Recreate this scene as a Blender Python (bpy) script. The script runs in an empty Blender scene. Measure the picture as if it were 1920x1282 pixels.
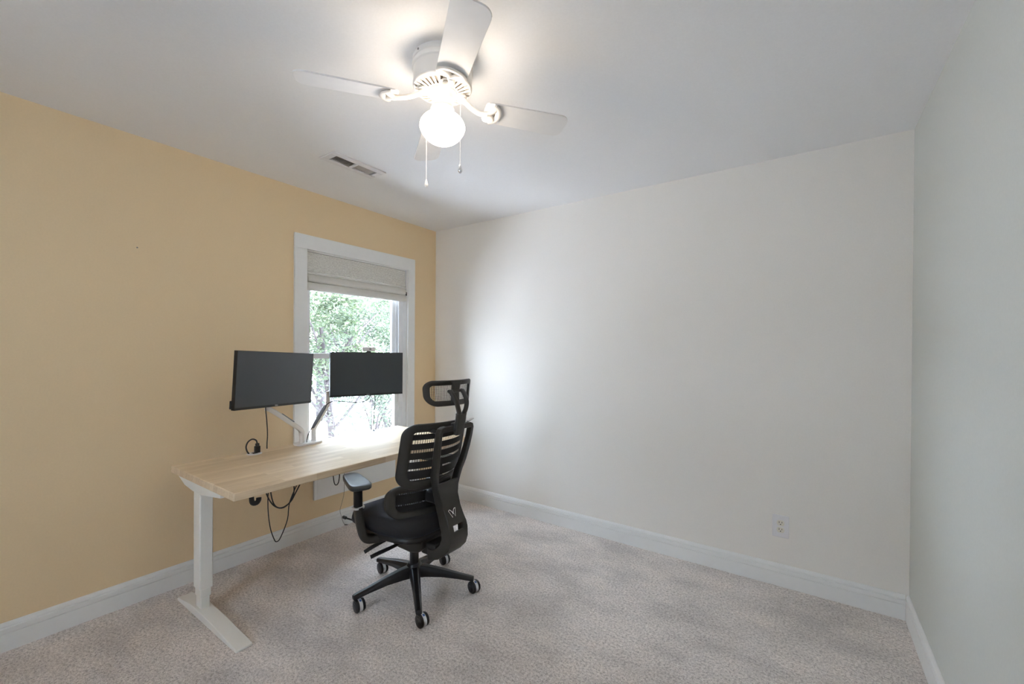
import bpy, bmesh, math, random
from mathutils import Vector, Matrix

random.seed(7)
sc = bpy.context.scene
COL = sc.collection
PI = math.pi

# ------------------------------------------------------------------ camera, sky, sun, exposure
W, H = 3.303, 2.44            # room width (x) and height
REAR = -4.45                  # wall behind the camera
yaw, pitch, roll = 0.6099, -0.0052, 0.0064
fw = Vector((-math.sin(yaw) * math.cos(pitch), math.cos(yaw) * math.cos(pitch), math.sin(pitch)))
rt = Vector((math.cos(yaw), math.sin(yaw), 0))
up = rt.cross(fw)
r2 = rt * math.cos(roll) + up * math.sin(roll)
u2 = -rt * math.sin(roll) + up * math.cos(roll)
cam_data = bpy.data.cameras.new('camera')
cam_data.sensor_fit = 'HORIZONTAL'
cam_data.sensor_width = 36.0
cam_data.lens = 798.566 * 36 / 1920
cam_data.shift_y = 19.227 / 1920
cam_data.clip_start = 0.02
cam = bpy.data.objects.new('camera', cam_data)
COL.objects.link(cam)
M4 = Matrix(((r2.x, u2.x, -fw.x, 2.8865), (r2.y, u2.y, -fw.y, -2.8709), (r2.z, u2.z, -fw.z, 1.3341), (0, 0, 0, 1)))
cam.matrix_world = M4
sc.camera = cam

world = bpy.data.worlds.new('overcast_sky')
sc.world = world
world.use_nodes = True
bg = world.node_tree.nodes['Background']
bg.inputs['Color'].default_value = (0.69, 0.80, 1.0, 1)
bg.inputs['Strength'].default_value = 15.5

sun_d = bpy.data.lights.new('sun', 'SUN')
sun_d.energy = 34.0
sun_d.angle = 0.05
sun_d.color = (0.97, 0.97, 1.0)
sun = bpy.data.objects.new('sun', sun_d)
COL.objects.link(sun)
sun.rotation_euler = Vector((-0.05, -0.66, -0.75)).to_track_quat('-Z', 'Y').to_euler()

sc.view_settings.view_transform = 'Standard'
sc.view_settings.look = 'None'
sc.view_settings.gamma = 1.0
sc.view_settings.use_curve_mapping = False
sc.view_settings.exposure = 0.90
LAMP = 13.5
cy_ = sc.cycles
cy_.use_denoising = True
cy_.max_bounces = 14
cy_.diffuse_bounces = 8
cy_.transparent_max_bounces = 16
cy_.sample_clamp_indirect = 8.0
cy_.caustics_reflective = False
cy_.caustics_refractive = False

# ------------------------------------------------------------------ materials
def nmat(name):
    m = bpy.data.materials.new(name)
    m.use_nodes = True
    nt = m.node_tree
    b = nt.nodes['Principled BSDF']
    return m, nt, b

def texco(nt, scale=(1, 1, 1)):
    tc = nt.nodes.new('ShaderNodeTexCoord')
    mp = nt.nodes.new('ShaderNodeMapping')
    mp.inputs['Scale'].default_value = scale
    nt.links.new(tc.outputs['Object'], mp.inputs['Vector'])
    return mp.outputs['Vector']

def noise(nt, vec, scale, detail=2.0, rough=0.5):
    n = nt.nodes.new('ShaderNodeTexNoise')
    n.inputs['Scale'].default_value = scale
    n.inputs['Detail'].default_value = detail
    n.inputs['Roughness'].default_value = rough
    nt.links.new(vec, n.inputs['Vector'])
    return n

def ramp(nt, fac, stops):
    r = nt.nodes.new('ShaderNodeValToRGB')
    els = r.color_ramp.elements
    while len(els) < len(stops):
        els.new(0.5)
    for e, (p, c) in zip(els, stops):
        e.position = p
        e.color = (*c, 1)
    nt.links.new(fac, r.inputs['Fac'])
    return r

def bump(nt, b, height, strength, dist=0.002):
    bp = nt.nodes.new('ShaderNodeBump')
    bp.inputs['Strength'].default_value = strength
    bp.inputs['Distance'].default_value = dist
    nt.links.new(height, bp.inputs['Height'])
    nt.links.new(bp.outputs['Normal'], b.inputs['Normal'])
    return bp

def simple(name, col, rough=0.5, metal=0.0, var=0.04, nscale=30, bstr=0.0, spec=0.5, sheen=0.0, sheen_tint=None):
    m, nt, b = nmat(name)
    v = texco(nt)
    n = noise(nt, v, nscale, 3)
    lo = tuple(c * (1 - var) for c in col)
    hi = tuple(min(1, c * (1 + var)) for c in col)
    r = ramp(nt, n.outputs['Fac'], [(0.3, lo), (0.7, hi)])
    nt.links.new(r.outputs['Color'], b.inputs['Base Color'])
    b.inputs['Roughness'].default_value = rough
    b.inputs['Metallic'].default_value = metal
    b.inputs['Specular IOR Level'].default_value = spec
    if sheen:
        b.inputs['Sheen Weight'].default_value = sheen
        if sheen_tint:
            b.inputs['Sheen Tint'].default_value = (*sheen_tint, 1)
    if bstr:
        bump(nt, b, n.outputs['Fac'], bstr)
    return m

def paint(name, col):
    return simple(name, col, 0.75, var=0.015, nscale=140, bstr=0.08, spec=0.25)

M = {}
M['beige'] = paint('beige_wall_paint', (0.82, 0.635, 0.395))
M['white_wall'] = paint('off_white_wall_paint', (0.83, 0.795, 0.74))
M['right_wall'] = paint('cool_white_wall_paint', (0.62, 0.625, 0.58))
M['ceiling'] = paint('ceiling_paint', (0.83, 0.825, 0.82))
M['trim'] = simple('white_trim_paint', (0.82, 0.82, 0.80), 0.4, var=0.01)
M['vinyl'] = simple('white_vinyl', (0.84, 0.84, 0.85), 0.35, var=0.01)
M['white_metal'] = simple('white_powder_coat', (0.88, 0.87, 0.82), 0.4, var=0.015, nscale=300, bstr=0.03)
M['fan_white'] = simple('white_fan_enamel', (0.82, 0.78, 0.73), 0.4, var=0.01)
M['blade'] = simple('white_fan_blade_laminate', (0.82, 0.80, 0.78), 0.45, var=0.015)
M['arm_white'] = simple('white_monitor_arm_paint', (0.80, 0.78, 0.76), 0.35, var=0.01)
M['arm_grey'] = simple('grey_arm_cover', (0.17, 0.19, 0.21), 0.5)
M['black_plastic'] = simple('black_plastic', (0.016, 0.0155, 0.015), 0.45, var=0.1, nscale=200, bstr=0.04)
M['chair_plastic'] = simple('matte_charcoal_plastic', (0.030, 0.028, 0.024), 0.42, var=0.08, nscale=220, bstr=0.05)
M['mesh'] = simple('black_mesh_fabric', (0.014, 0.014, 0.014), 0.7, var=0.15, nscale=300)
M['seat'] = simple('black_seat_fabric', (0.012, 0.0115, 0.0125), 0.75, var=0.2, nscale=420, bstr=0.25, sheen=0.06, sheen_tint=(0.25, 0.42, 0.95))
M['pad'] = simple('charcoal_arm_pad', (0.045, 0.05, 0.05), 0.42, var=0.05)
M['base'] = simple('black_nylon_base', (0.010, 0.010, 0.012), 0.35, var=0.08)
M['chrome'] = simple('polished_metal', (0.8, 0.8, 0.8), 0.18, 1.0, var=0.01)
M['silver'] = simple('silver_ring', (0.72, 0.70, 0.68), 0.35, 0.2, var=0.02)
M['cord'] = simple('black_cord', (0.012, 0.011, 0.011), 0.45)
M['greycord'] = simple('thin_grey_cord', (0.10, 0.10, 0.10), 0.5)
M['almond'] = simple('almond_plastic', (0.72, 0.68, 0.58), 0.35, var=0.01)
M['plate'] = simple('white_cover_plate', (0.76, 0.74, 0.74), 0.35, var=0.01)
M['dark'] = simple('dark_cavity', (0.02, 0.018, 0.016), 0.8)
M['duct'] = simple('duct_metal', (0.11, 0.095, 0.08), 0.6)
M['louver'] = simple('louver_paint', (0.50, 0.46, 0.42), 0.5)
M['louver_dark'] = simple('darker_louver', (0.30, 0.27, 0.24), 0.6)  # darker tone for one louver bank and some small fittings
M['bezel'] = simple('black_bezel', (0.010, 0.010, 0.011), 0.4)
M['tag'] = simple('white_band', (0.75, 0.75, 0.76), 0.4)
M['bluetag'] = simple('blue_tag', (0.05, 0.12, 0.35), 0.4)
M['letter'] = simple('silver_lettering', (0.6, 0.6, 0.62), 0.4)
M['bark'] = simple('tree_bark', (0.032, 0.025, 0.025), 0.9, var=0.3, nscale=18, bstr=0.3)
M['ground'] = simple('pale_ground', (0.50, 0.51, 0.55), 0.95, var=0.12, nscale=3, bstr=0.2)
M['roofing'] = simple('roof_board', (0.4, 0.38, 0.36), 0.9)

def screen_mat(name, col, rough):
    m, nt, b = nmat(name)
    v = texco(nt)
    n = noise(nt, v, 900, 1)
    r = ramp(nt, n.outputs['Fac'], [(0.3, tuple(c * 0.96 for c in col)), (0.7, tuple(c * 1.04 for c in col))])
    nt.links.new(r.outputs['Color'], b.inputs['Base Color'])
    b.inputs['Roughness'].default_value = rough
    b.inputs['Specular IOR Level'].default_value = 0.9
    return m
M['screen'] = screen_mat('anti_glare_screen', (0.020, 0.026, 0.032), 0.32)

def carpet_mat():
    m, nt, b = nmat('plush_carpet')
    v = texco(nt)
    fine = noise(nt, v, 230, 3, 0.7)
    mid = noise(nt, v, 90, 2, 0.6)
    v2 = texco(nt, (1.0, 1.6, 1.0))
    patch = noise(nt, v2, 2.6, 4, 0.62)
    add = nt.nodes.new('ShaderNodeMath'); add.operation = 'MULTIPLY_ADD'
    nt.links.new(mid.outputs['Fac'], add.inputs[0]); add.inputs[1].default_value = 0.45
    sub = nt.nodes.new('ShaderNodeMath'); sub.operation = 'MULTIPLY'
    nt.links.new(fine.outputs['Fac'], sub.inputs[0]); sub.inputs[1].default_value = 0.55
    nt.links.new(sub.outputs[0], add.inputs[2])
    r = ramp(nt, add.outputs[0], [(0.36, (0.36, 0.315, 0.29)), (0.5, (0.75, 0.685, 0.64)), (0.62, (0.95, 0.90, 0.86))])
    r2_ = ramp(nt, patch.outputs['Fac'], [(0.36, (0.84, 0.83, 0.83)), (0.5, (1.0, 0.99, 0.985)), (0.62, (1.12, 1.10, 1.09))])
    mx = nt.nodes.new('ShaderNodeMixRGB'); mx.blend_type = 'MULTIPLY'; mx.inputs['Fac'].default_value = 1.0
    nt.links.new(r.outputs['Color'], mx.inputs['Color1'])
    nt.links.new(r2_.outputs['Color'], mx.inputs['Color2'])
    nt.links.new(mx.outputs['Color'], b.inputs['Base Color'])
    b.inputs['Roughness'].default_value = 0.95
    b.inputs['Specular IOR Level'].default_value = 0.1
    b.inputs['Sheen Weight'].default_value = 0.15
    bump(nt, b, add.outputs[0], 0.9, 0.008)
    return m
M['carpet'] = carpet_mat()

def wood_mat(name, tint):
    m, nt, b = nmat(name)
    tc = nt.nodes.new('ShaderNodeTexCoord')
    sep = nt.nodes.new('ShaderNodeSeparateXYZ')
    nt.links.new(tc.outputs['Object'], sep.inputs[0])
    cmb = nt.nodes.new('ShaderNodeCombineXYZ')
    nt.links.new(sep.outputs['Y'], cmb.inputs['X'])
    nt.links.new(sep.outputs['X'], cmb.inputs['Y'])
    br = nt.nodes.new('ShaderNodeTexBrick')
    br.offset = 0.37
    br.inputs['Scale'].default_value = 1.0
    br.inputs['Brick Width'].default_value = 0.42
    br.inputs['Row Height'].default_value = 0.041
    br.inputs['Mortar Size'].default_value = 0.0004
    br.inputs['Color1'].default_value = (*[c * 1.05 for c in tint], 1)
    br.inputs['Color2'].default_value = (tint[0] * 0.86, tint[1] * 0.82, tint[2] * 0.76, 1)
    br.inputs['Mortar'].default_value = (*[c * 0.72 for c in tint], 1)
    nt.links.new(cmb.outputs[0], br.inputs['Vector'])
    mp = nt.nodes.new('ShaderNodeMapping'); mp.inputs['Scale'].default_value = (38, 2.2, 38)
    nt.links.new(tc.outputs['Object'], mp.inputs['Vector'])
    n = noise(nt, mp.outputs[0], 3.0, 5, 0.6)
    r = ramp(nt, n.outputs['Fac'], [(0.3, (0.86, 0.83, 0.79)), (0.65, (1.02, 1.02, 1.02))])
    mx = nt.nodes.new('ShaderNodeMixRGB'); mx.blend_type = 'MULTIPLY'; mx.inputs['Fac'].default_value = 0.9
    nt.links.new(br.outputs['Color'], mx.inputs['Color1'])
    nt.links.new(r.outputs['Color'], mx.inputs['Color2'])
    nt.links.new(mx.outputs['Color'], b.inputs['Base Color'])
    b.inputs['Roughness'].default_value = 0.45
    b.inputs['Specular IOR Level'].default_value = 0.15
    return m
M['wood'] = wood_mat('butcher_block_wood', (0.84, 0.69, 0.50))

def blind_mat():
    m, nt, b = nmat('woven_blind_fabric')
    tc = nt.nodes.new('ShaderNodeTexCoord')
    sep = nt.nodes.new('ShaderNodeSeparateXYZ'); nt.links.new(tc.outputs['Object'], sep.inputs[0])
    wv = nt.nodes.new('ShaderNodeMath'); wv.operation = 'MULTIPLY'; wv.inputs[1].default_value = 2 * PI / 0.0105
    nt.links.new(sep.outputs['Z'], wv.inputs[0])
    sn = nt.nodes.new('ShaderNodeMath'); sn.operation = 'SINE'; nt.links.new(wv.outputs[0], sn.inputs[0])
    mp = nt.nodes.new('ShaderNodeMapping'); mp.inputs['Scale'].default_value = (60, 60, 95)
    nt.links.new(tc.outputs['Object'], mp.inputs['Vector'])
    n = noise(nt, mp.outputs[0], 1.5, 2)
    mr = nt.nodes.new('ShaderNodeMath'); mr.operation = 'MULTIPLY_ADD'
    nt.links.new(sn.outputs[0], mr.inputs[0]); mr.inputs[1].default_value = 0.22
    nt.links.new(n.outputs['Fac'], mr.inputs[2])
    r = ramp(nt, mr.outputs[0], [(0.25, (0.56, 0.53, 0.48)), (0.65, (0.78, 0.76, 0.70))])
    nt.links.new(r.outputs['Color'], b.inputs['Base Color'])
    b.inputs['Roughness'].default_value = 0.85
    bump(nt, b, sn.outputs[0], 0.35, 0.002)
    return m
M['blind'] = blind_mat()
M['blindfold'] = simple('blind_fold_fabric', (0.72, 0.70, 0.65), 0.85, var=0.03, nscale=200)

def glass_mat():
    m = bpy.data.materials.new('window_glass'); m.use_nodes = True
    nt = m.node_tree; nt.nodes.clear()
    out = nt.nodes.new('ShaderNodeOutputMaterial')
    mix = nt.nodes.new('ShaderNodeMixShader')
    fr = nt.nodes.new('ShaderNodeFresnel'); fr.inputs['IOR'].default_value = 1.25
    tr = nt.nodes.new('ShaderNodeBsdfTransparent'); tr.inputs['Color'].default_value = (0.97, 0.985, 0.975, 1)
    gl = nt.nodes.new('ShaderNodeBsdfGlossy'); gl.inputs['Roughness'].default_value = 0.02
    nt.links.new(fr.outputs[0], mix.inputs['Fac'])
    nt.links.new(tr.outputs[0], mix.inputs[1]); nt.links.new(gl.outputs[0], mix.inputs[2])
    nt.links.new(mix.outputs[0], out.inputs['Surface'])
    return m
M['glass'] = glass_mat()

def leaf_mat(name, c1, c2):
    m, nt, b = nmat(name)
    v = texco(nt)
    n = noise(nt, v, 2.2, 3, 0.7)
    r = ramp(nt, n.outputs['Fac'], [(0.35, c1), (0.65, c2)])
    nt.links.new(r.outputs['Color'], b.inputs['Base Color'])
    b.inputs['Roughness'].default_value = 0.55
    tl = nt.nodes.new('ShaderNodeBsdfTranslucent')
    nt.links.new(r.outputs['Color'], tl.inputs['Color'])
    mix = nt.nodes.new('ShaderNodeMixShader'); mix.inputs['Fac'].default_value = 0.4
    nt.links.new(b.outputs[0], mix.inputs[1]); nt.links.new(tl.outputs[0], mix.inputs[2])
    nt.links.new(mix.outputs[0], nt.nodes['Material Output'].inputs['Surface'])
    return m
M['leaf'] = leaf_mat('pale_green_leaves', (0.034, 0.052, 0.024), (0.078, 0.100, 0.052))
M['leaf2'] = leaf_mat('grey_green_leaves', (0.030, 0.047, 0.028), (0.070, 0.090, 0.056))

def emit_mat(name, col, strength):
    m, nt, b = nmat(name)
    b.inputs['Base Color'].default_value = (0.9, 0.88, 0.85, 1)
    b.inputs['Emission Color'].default_value = (*col, 1)
    b.inputs['Emission Strength'].default_value = strength
    b.inputs['Roughness'].default_value = 0.4
    return m
M['globe'] = emit_mat('lit_frosted_globe', (1.0, 0.86, 0.70), LAMP)

# ------------------------------------------------------------------ mesh helpers
class MB:
    def __init__(self):
        self.bm = bmesh.new()
    def quadgrid(self, pts, closed_u=False, closed_v=False, capu=False):
        nu, nv = len(pts), len(pts[0])
        vs = [[self.bm.verts.new(p) for p in row] for row in pts]
        for i in range(nu if closed_u else nu - 1):
            for j in range(nv if closed_v else nv - 1):
                a, b_, c, d = vs[i][j], vs[(i + 1) % nu][j], vs[(i + 1) % nu][(j + 1) % nv], vs[i][(j + 1) % nv]
                if len({a, b_, c, d}) == 4:
                    self.bm.faces.new((a, b_, c, d))
        if capu:
            self.bm.faces.new(list(reversed(vs[0]))); self.bm.faces.new(vs[-1])
        return vs
    def box(self, lo, hi, mat=None):
        x0, y0, z0 = lo; x1, y1, z1 = hi
        c = [(x0, y0, z0), (x1, y0, z0), (x1, y1, z0), (x0, y1, z0), (x0, y0, z1), (x1, y0, z1), (x1, y1, z1), (x0, y1, z1)]
        if mat is not None:
            c = [mat @ Vector(p) for p in c]
        v = [self.bm.verts.new(p) for p in c]
        for f in ((0, 3, 2, 1), (4, 5, 6, 7), (0, 1, 5, 4), (1, 2, 6, 5), (2, 3, 7, 6), (3, 0, 4, 7)):
            self.bm.faces.new([v[i] for i in f])
        return self
    def prism(self, poly, axis, a0, a1, mat=None):
        """extrude a 2D polygon: axis 'x' -> poly (y,z); 'y' -> (x,z); 'z' -> (x,y)"""
        def p3(q, a):
            p = {'x': (a, q[0], q[1]), 'y': (q[0], a, q[1]), 'z': (q[0], q[1], a)}[axis]
            return mat @ Vector(p) if mat is not None else p
        r0 = [self.bm.verts.new(p3(q, a0)) for q in poly]
        r1 = [self.bm.verts.new(p3(q, a1)) for q in poly]
        n = len(poly)
        for i in range(n):
            self.bm.faces.new((r0[i], r0[(i + 1) % n], r1[(i + 1) % n], r1[i]))
        self.bm.faces.new(list(reversed(r0))); self.bm.faces.new(r1)
        return self
    def tube(self, path, rad, seg=10, section=None, upv=None, closed=False):
        """sweep along path; rad number/list; section: list of (a,b) unit multipliers"""
        P = [Vector(p) for p in path]
        n = len(P)
        rads = rad if isinstance(rad, (list, tuple)) else [rad] * n
        sec = section or [(math.cos(2 * PI * k / seg), math.sin(2 * PI * k / seg)) for k in range(seg)]
        rows = []
        N = None
        for i in range(n):
            if closed:
                t = P[(i + 1) % n] - P[i - 1]
            else:
                t = P[min(i + 1, n - 1)] - P[max(i - 1, 0)]
            t.normalize()
            if upv is not None:
                N = Vector(upv)
            elif N is None:
                N = Vector((0, 0, 1)) if abs(t.z) < 0.9 else Vector((1, 0, 0))
            N = (N - t * N.dot(t))
            N.normalize()
            B = t.cross(N)
            r = rads[i]
            ra, rb = (r if isinstance(r, (tuple, list)) else (r, r))
            rows.append([P[i] + N * (a * ra) + B * (b * rb) for a, b in sec])
        self.quadgrid(rows, closed_u=closed, closed_v=True, capu=not closed)
        return self
    def lathe(self, prof, seg=32, c=(0, 0, 0), mat=None):
        rows = []
        for r, z in prof:
            row = []
            for k in range(seg):
                a = 2 * PI * k / seg
                p = Vector((c[0] + r * math.cos(a), c[1] + r * math.sin(a), c[2] + z))
                row.append(mat @ p if mat is not None else p)
            rows.append(row)
        self.quadgrid(rows, closed_v=True, capu=True)
        return self
    def ribbon_frame(self, pts, inward, depth, w, t, sec=None):
        """closed loop frame; w in-plane width, t depth thickness"""
        sec = sec or [(0, .3), (.12, .05), (.5, -.05), (.88, .05), (1, .3), (1, .7), (.85, .95), (.5, 1.05), (.15, .95), (0, .7)]
        rows = []
        for p, n_, ww in zip(pts, inward, w if isinstance(w, list) else [w] * len(pts)):
            p = Vector(p); n_ = Vector(n_); d = Vector(depth)
            rows.append([p + n_ * (a * ww) + d * (b_ * t) for a, b_ in sec])
        self.quadgrid(rows, closed_u=True, closed_v=True)
        return self
    def build(self, name, mat, parent=None, smooth=True, bevel=0.0, bseg=2, solid=0.0, subsurf=0, angle=40):
        bm = self.bm
        bmesh.ops.recalc_face_normals(bm, faces=bm.faces)
        me = bpy.data.meshes.new(name)
        bm.to_mesh(me); bm.free()
        mats = mat if isinstance(mat, list) else [mat]
        for mm in mats:
            me.materials.append(mm)
        o = bpy.data.objects.new(name, me)
        COL.objects.link(o)
        if parent is not None:
            o.parent = parent
        if solid:
            s = o.modifiers.new('solid', 'SOLIDIFY'); s.thickness = solid; s.offset = 0
        if bevel:
            b = o.modifiers.new('bevel', 'BEVEL'); b.width = bevel; b.segments = bseg; b.limit_method = 'ANGLE'
            b.angle_limit = math.radians(35); b.harden_normals = False
        if subsurf:
            s = o.modifiers.new('sub', 'SUBSURF'); s.levels = subsurf; s.render_levels = subsurf
        if smooth:
            for p in me.polygons:
                p.use_smooth = True
            try:
                me.set_sharp_from_angle(angle=math.radians(angle))
            except Exception:
                pass
        return o

def thing(name, label, cat, loc=(0, 0, 0), rotz=0.0, group=None):
    o = bpy.data.objects.new(name, None)
    COL.objects.link(o)
    o.location = loc
    o.rotation_euler = (0, 0, rotz)
    o.empty_display_size = 0.05
    o['label'] = label; o['category'] = cat
    if group:
        o['group'] = group
    return o

def tag(o, label, cat, group=None):
    o['label'] = label; o['category'] = cat
    if group:
        o['group'] = group
    return o

def struct(o):
    o['kind'] = 'structure'
    return o

def rrect(hw, z0, z1, r, n=8, rb=None):
    """rounded rectangle loop in (v,z) with inward normals; r top radius, rb bottom radius"""
    rb = r if rb is None else rb
    pts, nor = [], []
    for (cx, cz, rr, a0) in ((hw - r, z1 - r, r, 0), (-hw + r, z1 - r, r, 90), (-hw + rb, z0 + rb, rb, 180), (hw - rb, z0 + rb, rb, 270)):
        for k in range(n + 1):
            a = math.radians(a0 + 90 * k / n)
            pts.append((cx + rr * math.cos(a), cz + rr * math.sin(a)))
            nor.append((-math.cos(a), -math.sin(a)))
    # densify straight runs
    P, N = [], []
    m = len(pts)
    for i in range(m):
        P.append(pts[i]); N.append(nor[i])
        j = (i + 1) % m
        d = math.dist(pts[i], pts[j])
        if d > 0.03:
            k = int(d / 0.02)
            for q in range(1, k):
                f = q / k
                P.append((pts[i][0] * (1 - f) + pts[j][0] * f, pts[i][1] * (1 - f) + pts[j][1] * f)); N.append(nor[i])
    return P, N

def hw_at(z, hw, z0, z1, r):
    if z > z1 - r:
        d = z - (z1 - r)
    elif z < z0 + r:
        d = (z0 + r) - z
    else:
        return hw
    return hw - r + math.sqrt(max(0, r * r - d * d))

def bez(pts, n=24):
    """catmull-rom through points"""
    P = [Vector(p) for p in pts]
    P = [P[0] * 2 - P[1]] + P + [P[-1] * 2 - P[-2]]
    out = []
    segs = len(P) - 3
    per = max(2, n // segs)
    for i in range(segs):
        p0, p1, p2, p3 = P[i:i + 4]
        for k in range(per):
            t = k / per
            out.append(0.5 * ((2 * p1) + (p2 - p0) * t + (2 * p0 - 5 * p1 + 4 * p2 - p3) * t * t + (3 * p1 - p0 - 3 * p2 + p3) * t ** 3))
    out.append(P[-2])
    return out

# ------------------------------------------------------------------ room shell
T = 0.14
WY0, WY1, WZ0, WZ1 = -1.257, -0.347, 0.53, 2.027     # window opening in the left wall

b = MB(); b.box((-T, REAR - T, -0.12), (W + T, T, 0.0))
struct(b.build('floor', M['carpet'], smooth=False))
VX0, VX1, VY0, VY1 = 0.588, 0.672, -1.458, -1.172     # duct opening in the ceiling
b = MB()
b.box((-T, REAR - T, H), (VX0, T, H + 0.14)); b.box((VX1, REAR - T, H), (W + T, T, H + 0.14))
b.box((VX0, REAR - T, H), (VX1, VY0, H + 0.14)); b.box((VX0, VY1, H), (VX1, T, H + 0.14))
struct(b.build('ceiling', M['ceiling'], smooth=False))
b = MB(); b.box((-T, REAR - T, H + 0.14), (W + T, T, H + 0.2))
struct(b.build('roof_slab', M['roofing'], smooth=False))  # roof slab laid over the ceiling, out of view
b = MB()
b.box((-T, REAR, 0), (0, WY0, H)); b.box((-T, WY1, 0), (0, 0, H))
b.box((-T, WY0, 0), (0, WY1, WZ0)); b.box((-T, WY0, WZ1), (0, WY1, H))
struct(b.build('wall_left', M['beige'], smooth=False))
b = MB(); b.box((-T, 0, 0), (W + T, T, H)); struct(b.build('wall_back', M['white_wall'], smooth=False))
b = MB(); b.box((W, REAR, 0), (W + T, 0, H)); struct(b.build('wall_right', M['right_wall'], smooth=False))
RX0, RX1, RZ0, RZ1 = 1.38, 2.02, 1.04, 1.92             # unseen opening added behind the camera, sized for fill light
b = MB()
b.box((-T, REAR - T, 0), (RX0, REAR, H)); b.box((RX1, REAR - T, 0), (W + T, REAR, H))
b.box((RX0, REAR - T, 0), (RX1, REAR, RZ0)); b.box((RX0, REAR - T, RZ1), (RX1, REAR, H))
struct(b.build('wall_front', M['white_wall'], smooth=False))

# baseboards: flat board, bead between two grooves, small cap
BP = [(0, 0), (.014, 0), (.014, .076), (.0105, .0775), (.0105, .0795), (.0155, .082), (.0155, .1005), (.0105, .103), (.009, .1045), (.009, .107), (.0125, .109), (.009, .118), (.004, .124), (0, .125)]
b = MB(); b.prism([(p[0], p[1]) for p in BP], 'y', REAR, -0.0); struct(b.build('baseboard_left', M['trim'], smooth=False))
b = MB(); b.prism([(-p[0], p[1]) for p in BP], 'x', 0.0155, W - 0.0155); struct(b.build('baseboard_back', M['trim'], smooth=False))
b = MB(); b.prism([(W - p[0], p[1]) for p in BP], 'y', REAR, -0.0); struct(b.build('baseboard_right', M['trim'], smooth=False))
b = MB(); b.prism([(REAR + p[0], p[1]) for p in BP], 'x', 0.0155, W - 0.0155); struct(b.build('baseboard_front', M['trim'], smooth=False))

# ------------------------------------------------------------------ window in the left wall
win = bpy.data.objects.new('window_1', None); COL.objects.link(win); struct(win)
win.location = (0, (WY0 + WY1) / 2, WZ0)
def wpart(mb, name, mat, **k):
    o = mb.build(name, mat, **k)
    o.parent = win; o.matrix_parent_inverse = Matrix.Translation(win.location).inverted()
    return o
CT = 0.019
b = MB(); b.box((0, -1.345, 0.50), (CT, WY0, WZ1)); wpart(b, 'side_casing', M['trim'], bevel=.0015)
b = MB(); b.box((0, WY1, 0.50), (CT, -0.271, WZ1)); wpart(b, 'side_casing', M['trim'], bevel=.0015)
b = MB(); b.box((0, -1.345, WZ1), (CT, -0.271, 2.126)); wpart(b, 'head_casing', M['trim'], bevel=.0015)
b = MB(); b.box((-0.05, -1.365, 0.50), (0.035, -0.251, 0.531)); wpart(b, 'window_stool', M['trim'], bevel=.003)
b = MB(); b.box((0, -1.199, 0.257), (0.017, -0.478, 0.50)); b.box((0.017, -1.176, 0.257), (0.0185, -0.501, 0.5)); wpart(b, 'apron', M['trim'], bevel=.0012)
# jamb lining
b = MB()
b.box((-T, WY0, WZ0), (0.0, WY0 + .008, WZ1)); b.box((-T, WY1 - .008, WZ0), (0.0, WY1, WZ1))
b.box((-T, WY0 + .008, WZ1 - .008), (0.0, WY1 - .008, WZ1)); b.box((-T, WY0 + .008, WZ0), (-0.05, WY1 - .008, WZ0 + .02))
wpart(b, 'jamb', M['trim'], smooth=False)
# vinyl tracks along both sides
for s, y0 in ((1, WY0 + .008), (-1, WY1 - .008)):
    b = MB()
    for (x0, x1, d) in ((-.125, -.118, .045), (-.118, -.088, .022), (-.088, -.080, .045), (-.080, -.050, .022), (-.050, -.043, .045)):
        ya, yb = sorted((y0, y0 + s * d))
        b.box((x0, ya, WZ0 + .02), (x1, yb, WZ1 - .008))
    wpart(b, 'sash_track', M['vinyl'], smooth=False)
def sash(name, x0, x1, z0, z1, bot, top):
    y0, y1 = WY0 + .022, WY1 - .040
    st, sl = .046, .034
    b = MB()
    b.box((x0, y0, z0), (x1, y0 + sl, z1)); b.box((x0, y1 - st, z0), (x1, y1, z1))
    b.box((x0, y0 + sl, z0), (x1, y1 - st, z0 + bot)); b.box((x0, y0 + sl, z1 - top), (x1, y1 - st, z1))
    o = wpart(b, name, M['vinyl'], bevel=.002)
    xm = (x0 + x1) / 2
    g = MB(); g.box((xm - .002, y0 + sl - .004, z0 + bot - .004), (xm + .002, y1 - st + .004, z1 - top + .004))
    p = g.build('pane', M['glass'], smooth=False)
    p.parent = o
sash('upper_sash', -.117, -.089, 1.262, WZ1 - .008, .04, .05)
sash('lower_sash', -.079, -.051, WZ0 + .02, 1.302, .06, .04)
b = MB(); b.box((-.051, -.83, 1.272), (-.035, -.77, 1.290)); wpart(b, 'sash_lock', M['vinyl'], bevel=.003)

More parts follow.
